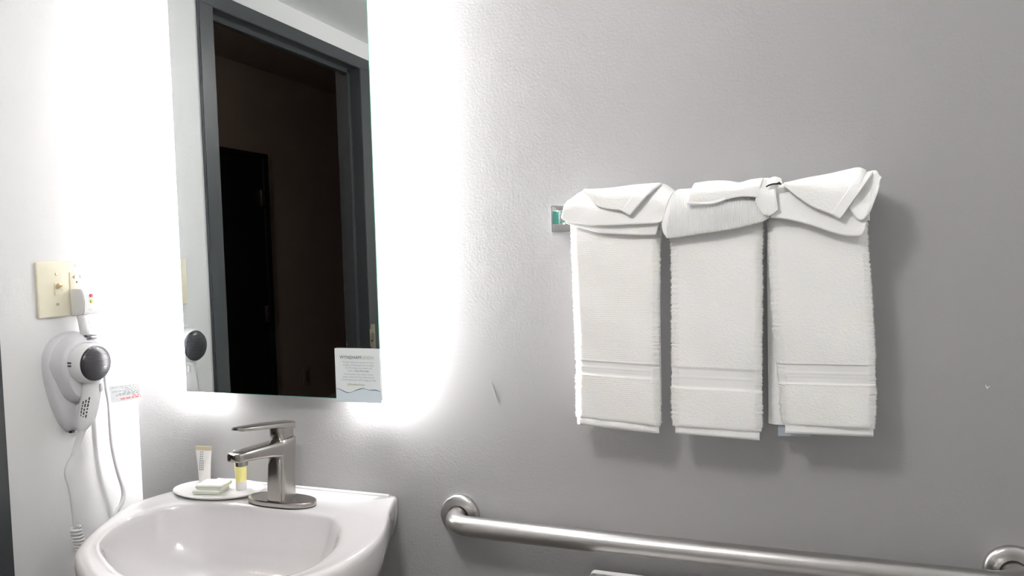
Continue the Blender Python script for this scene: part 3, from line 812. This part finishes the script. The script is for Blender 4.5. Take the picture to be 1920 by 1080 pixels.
    if True:
        a, b, c, d = (V_[F[:, k]] for k in range(4)); n0 = np.cross(c-a, d-b); ctr = (a+b+c+d)/4
        msk = (ctr[:, 1] < -.082) & (ctr[:, 2] < ztop)
        if n0[msk][:, 1].mean() > 0: F = F[:, ::-1]
    pile(root, 'terry_pile', vs, F, m_pile, 5000, .0022, sel)
    return root
t_1 = towel('white hand towel at the left, ribbed across, puckered hem', [(1.09, 1.0560), (1.12, 1.0545), (1.20, 1.0560), (1.35, 1.0545), (1.47, 1.0540)], [(1.09, 1.1955), (1.11, 1.1990), (1.25, 1.1985), (1.42, 1.2030), (1.47, 1.2035)], (1.0995, 1.0915), (.0780, .1010), m_terryh, (1.060, 1.195), 1.13, 1, .0036)
t_2 = towel('white hand towel in the middle of the bar, hanging lowest', [(1.09, 1.2215), (1.115, 1.2175), (1.16, 1.2165), (1.30, 1.2190), (1.47, 1.2200)], [(1.09, 1.3535), (1.115, 1.3575), (1.25, 1.3580), (1.42, 1.3615), (1.47, 1.3620)], (1.0935, 1.0900), (.0665, .0975), m_terry, (1.226, 1.350), 1.12, 2)
t_3 = towel('white hand towel at the right, its back layer showing at left', [(1.09, 1.3950), (1.115, 1.3880), (1.132, 1.3845), (1.1845, 1.3820), (1.265, 1.3740), (1.39, 1.3690), (1.47, 1.3690)], [(1.09, 1.5165), (1.11, 1.5170), (1.16, 1.5200), (1.265, 1.5170), (1.41, 1.5090), (1.47, 1.5080)], (1.1035, 1.1055), (.0665, .0975), m_terry, (1.3660, 1.500), 1.1090, 3)
pydata('care_label', [(1.3806, -.0385, 1.1200), (1.4290, -.0385, 1.1200), (1.4290, -.0385, 1.0915), (1.3806, -.0385, 1.0900), (1.3806, -.0380, 1.1200), (1.4290, -.0380, 1.1200), (1.4290, -.0380, 1.0915), (1.3806, -.0380, 1.0900)],
       [(0, 1, 2, 3), (4, 7, 6, 5), (0, 4, 5, 1), (2, 6, 7, 3), (1, 5, 6, 2), (0, 3, 7, 4)], m_tagblue, t_3, False)

# ------------------------------------------------------------------ washcloths draped over the towels
def patch(name, A, B, yA, yB, mt, parent, nu=60, nv=22, thick=.006, bulge=0, wob=.001, seed=0, over=False, back=1.45, curve=1.0):
    """cloth between the upper edge A and the lower edge B (both left to right, as x, z[, y]); rounds over the bar when over is set"""
    r = random.Random(seed); ph = [r.uniform(0, 6.28) for _ in range(8)]
    a = lerp2([(p[0], p[1]) for p in A], nu); b = lerp2([(p[0], p[1]) for p in B], nu)
    rows = []
    for j in range(nv+1):
        v_ = j/nv
        row = []
        for i in range(nu):
            x = b[i, 0]*(1-v_) + a[i, 0]*v_; z = b[i, 1]*(1-v_) + a[i, 1]*math.sin(v_*PI/2)**.0 * v_ if False else b[i, 1]*(1-v_) + a[i, 1]*v_
            # rounded shoulder: y leaves the front plane late, z reaches the crest early
            k = max(0, (v_-.45)/.55)
            y = yB + (yA-yB)*(1-math.sqrt(max(0, 1-k*k))) if curve else yB + (yA-yB)*v_
            y -= bulge*math.sin(PI*v_)
            wv = wob*(math.sin(38*x+ph[0]+20*z) + .7*math.sin(75*x+ph[1]-60*z) + .5*math.sin(130*z+ph[2]+40*x))
            row.append((x, y - wv*(1-.5*v_), z + wv*.6*math.sin(PI*v_)))
        rows.append(row)
    if over:
        for k in range(1, 9):
            t = PI/2*k/8
            rows.append([(p[0], yA + .036*math.sin(t)*1.0, p[2] - .020*(1-math.cos(t))) for p in rows[nv]])
        last = rows[-1]
        for k in range(1, 6): rows.append([(p[0], p[1]+.001, p[2]*(1-k/5)+back*k/5) for p in last])
    n = nu; vs = [p for row in rows for p in row]
    fs = [(j*n+i, j*n+i+1, (j+1)*n+i+1, (j+1)*n+i) for j in range(len(rows)-1) for i in range(n-1)]
    o = pydata(name, vs, fs, mt, parent, 180)
    sd = o.modifiers.new('solidify', 'SOLIDIFY'); sd.thickness = thick; sd.offset = 0
    ss = o.modifiers.new('subsurf', 'SUBSURF'); ss.levels = 1; ss.render_levels = 1
    return o
GW = 'washcloths draped over the towel tops'
w1 = thing('washcloth', 'white washcloth over the left towel, one corner folded down right', 'washcloth', (1.13, TBY, 1.45), GW)
patch('under_layer', [(1.0480, 1.4800), (1.0750, 1.4900), (1.1300, 1.4905), (1.2000, 1.4930), (1.2200, 1.4820)], [(1.0500, 1.4420), (1.0800, 1.4330), (1.1093, 1.4246), (1.1600, 1.4195), (1.1990, 1.4180)], -.060, -.0915, m_terry, w1, over=False, seed=1, thick=.006)
patch('draped_cloth', [(1.0520, 1.4780), (1.0740, 1.4948), (1.0900, 1.4955), (1.1215, 1.4950), (1.1724, 1.4985), (1.2054, 1.5000), (1.2260, 1.4850)], [(1.0440, 1.4525), (1.0520, 1.4460), (1.0800, 1.4400), (1.1096, 1.4365), (1.1600, 1.4365), (1.1985, 1.4362), (1.2110, 1.4400)], -.058, -.1000, m_flat, w1, over=True, seed=2, thick=.007, wob=.0013)
f1 = patch('folded_corner', [(1.0845, 1.4950), (1.1215, 1.4970), (1.1600, 1.5000), (1.1900, 1.5010), (1.2075, 1.5010)], [(1.0848, 1.4920), (1.0960, 1.4800), (1.1102, 1.4670), (1.1300, 1.4615), (1.1464, 1.4590), (1.1611, 1.4518), (1.1770, 1.4660)], -.066, -.1090, m_terry, w1, seed=3, thick=.006, wob=.0008)
patch('hem', [(1.1800, 1.4990), (1.1950, 1.5010), (1.2085, 1.5005)], [(1.1480, 1.4590), (1.1550, 1.4545), (1.1618, 1.4515)], -.072, -.1125, m_flat, w1, 14, 22, seed=4, thick=.004, wob=.0003)
w2 = thing('washcloth', 'white ribbed washcloth over the middle towel, wide flap folded forward', 'washcloth', (1.30, TBY, 1.45), GW)
patch('draped_cloth', [(1.2260, 1.4850), (1.2560, 1.4885), (1.2800, 1.4920), (1.3280, 1.4910), (1.3630, 1.4960), (1.3800, 1.4960)], [(1.2150, 1.4150), (1.2240, 1.4120), (1.2678, 1.4176), (1.3131, 1.4227), (1.3569, 1.4318), (1.3720, 1.4400)], -.058, -.0990, m_terryv, w2, over=True, seed=5, thick=.009, bulge=.004, wob=.0013)
patch('side_fold', [(1.2240, 1.4830), (1.2260, 1.4860), (1.2300, 1.4850)], [(1.2095, 1.4360), (1.2120, 1.4200), (1.2200, 1.4125)], -.064, -.1010, m_flat, w2, 10, 18, seed=6, thick=.005, wob=.0003)
patch('folded_flap', [(1.2600, 1.4970), (1.2850, 1.4990), (1.3093, 1.4975), (1.3282, 1.4935), (1.3456, 1.4970), (1.3640, 1.4985)], [(1.2504, 1.4655), (1.2569, 1.4628), (1.2855, 1.4621), (1.3081, 1.4679), (1.3304, 1.4715), (1.3560, 1.4690)], -.066, -.1120, m_terry, w2, seed=7, thick=.007, wob=.0012)
patch('flap_hem', [(1.2535, 1.4735), (1.2850, 1.4715), (1.3081, 1.4750)], [(1.2500, 1.4650), (1.2855, 1.4618), (1.3081, 1.4675)], -.1120, -.1145, m_flat, w2, 30, 5, seed=8, thick=.004, wob=.0004, curve=0)
patch('gathered_fold', [(1.3580, 1.4985), (1.3680, 1.4995), (1.3780, 1.4980)], [(1.3520, 1.4660), (1.3640, 1.4420), (1.3820, 1.4480)], -.062, -.1080, m_flat, w2, 24, 20, seed=9, thick=.007, bulge=.004, wob=.0016)
patch('rolled_edge', [(1.3640, 1.4985), (1.3720, 1.4990), (1.3790, 1.4900)], [(1.3690, 1.4400), (1.3760, 1.4435), (1.3838, 1.4500)], -.066, -.1090, m_flat, w2, 14, 20, seed=10, thick=.006, bulge=.003, wob=.0006)
lb = patch('care_label', [(1.3700, 1.4965), (1.3790, 1.4998), (1.3885, 1.4965)], [(1.3690, 1.4865), (1.3800, 1.4890), (1.3905, 1.4880)], -.1105, -.1150, m_flat, w2, 12, 5, seed=11, thick=.001, wob=.0001, curve=0)
tube('label_mark', [(1.3670, -.1165, 1.4845), (1.3715, -.1170, 1.4868), (1.3770, -.1172, 1.4880), (1.3820, -.1172, 1.4880), (1.3855, -.1168, 1.4890), (1.3885, -.1164, 1.4868)], [.0011, .0012, .0012, .0013, .0022, .0008], m_slot, w2, 8)
w3 = thing('washcloth', 'white washcloth over the right towel, its end corner sticking up', 'washcloth', (1.45, TBY, 1.45), GW)
patch('draped_cloth', [(1.3810, 1.4830), (1.3925, 1.4885), (1.4215, 1.4935), (1.4571, 1.4960), (1.4900, 1.4980), (1.5060, 1.4960), (1.5160, 1.4900)], [(1.3717, 1.4385), (1.3900, 1.4360), (1.4211, 1.4278), (1.4654, 1.4105), (1.4850, 1.4065), (1.4993, 1.4085), (1.5050, 1.4300)], -.058, -.0985, m_flat, w3, over=True, seed=12, thick=.009, wob=.0011)
patch('folded_corner', [(1.3920, 1.4880), (1.4215, 1.4955), (1.4571, 1.5010), (1.4800, 1.5055), (1.4970, 1.5080), (1.5070, 1.5030)], [(1.3924, 1.4845), (1.4067, 1.4706), (1.4302, 1.4522), (1.4568, 1.4395), (1.4672, 1.4333), (1.4790, 1.4480)], -.064, -.1120, m_terry, w3, seed=13, thick=.006, wob=.0008)
patch('hem', [(1.4960, 1.5000), (1.5080, 1.5010), (1.5170, 1.5030)], [(1.4560, 1.4400), (1.4630, 1.4355), (1.4680, 1.4330)], -.074, -.1150, m_flat, w3, 16, 22, seed=14, thick=.004, wob=.0003)
patch('raised_corner', [(1.5080, 1.5000), (1.5182, 1.5024), (1.5215, 1.4960), (1.5255, 1.4910)], [(1.4800, 1.4480), (1.4930, 1.4300), (1.5040, 1.4350), (1.5160, 1.4690)], -.088, -.1080, m_flat, w3, 24, 18, seed=15, thick=.005, wob=.0010, curve=0)

# ------------------------------------------------------------------ toilet (only a corner of its tank lid shows)
TX0, TX1 = 1.064, 1.560
toi = thing('toilet', 'white toilet tank lid at bottom edge under the grab bar', 'toilet', (1.31, -.09, 0))
box('tank_lid', (TX0, -.225, .793), (TX1, -.022, .8270), m_lid, toi, .007, 3)
loft_sections('tank', [rrect(.225, .090, 1.311, -.120, .42, p=8), rrect(.236, .095, 1.311, -.120, .60, p=8), rrect(.240, .0965, 1.309, -.120, .794, p=8)], m_porc, toi)
def ov(cx, cy, rx, ry, z, n=40): return [(cx+rx*math.cos(2*PI*k/n), cy+ry*math.sin(2*PI*k/n), z) for k in range(n)]
loft_sections('bowl', [ov(1.311, -.33, .12, .22, 0), ov(1.311, -.33, .11, .20, .15), ov(1.311, -.36, .15, .24, .28), ov(1.311, -.42, .185, .27, .38), ov(1.311, -.42, .185, .27, .42)], m_porc, toi)
loft_sections('seat_lid', [ov(1.311, -.43, .185, .255, .42), ov(1.311, -.43, .188, .258, .435), ov(1.311, -.43, .175, .245, .445)], m_white, toi)
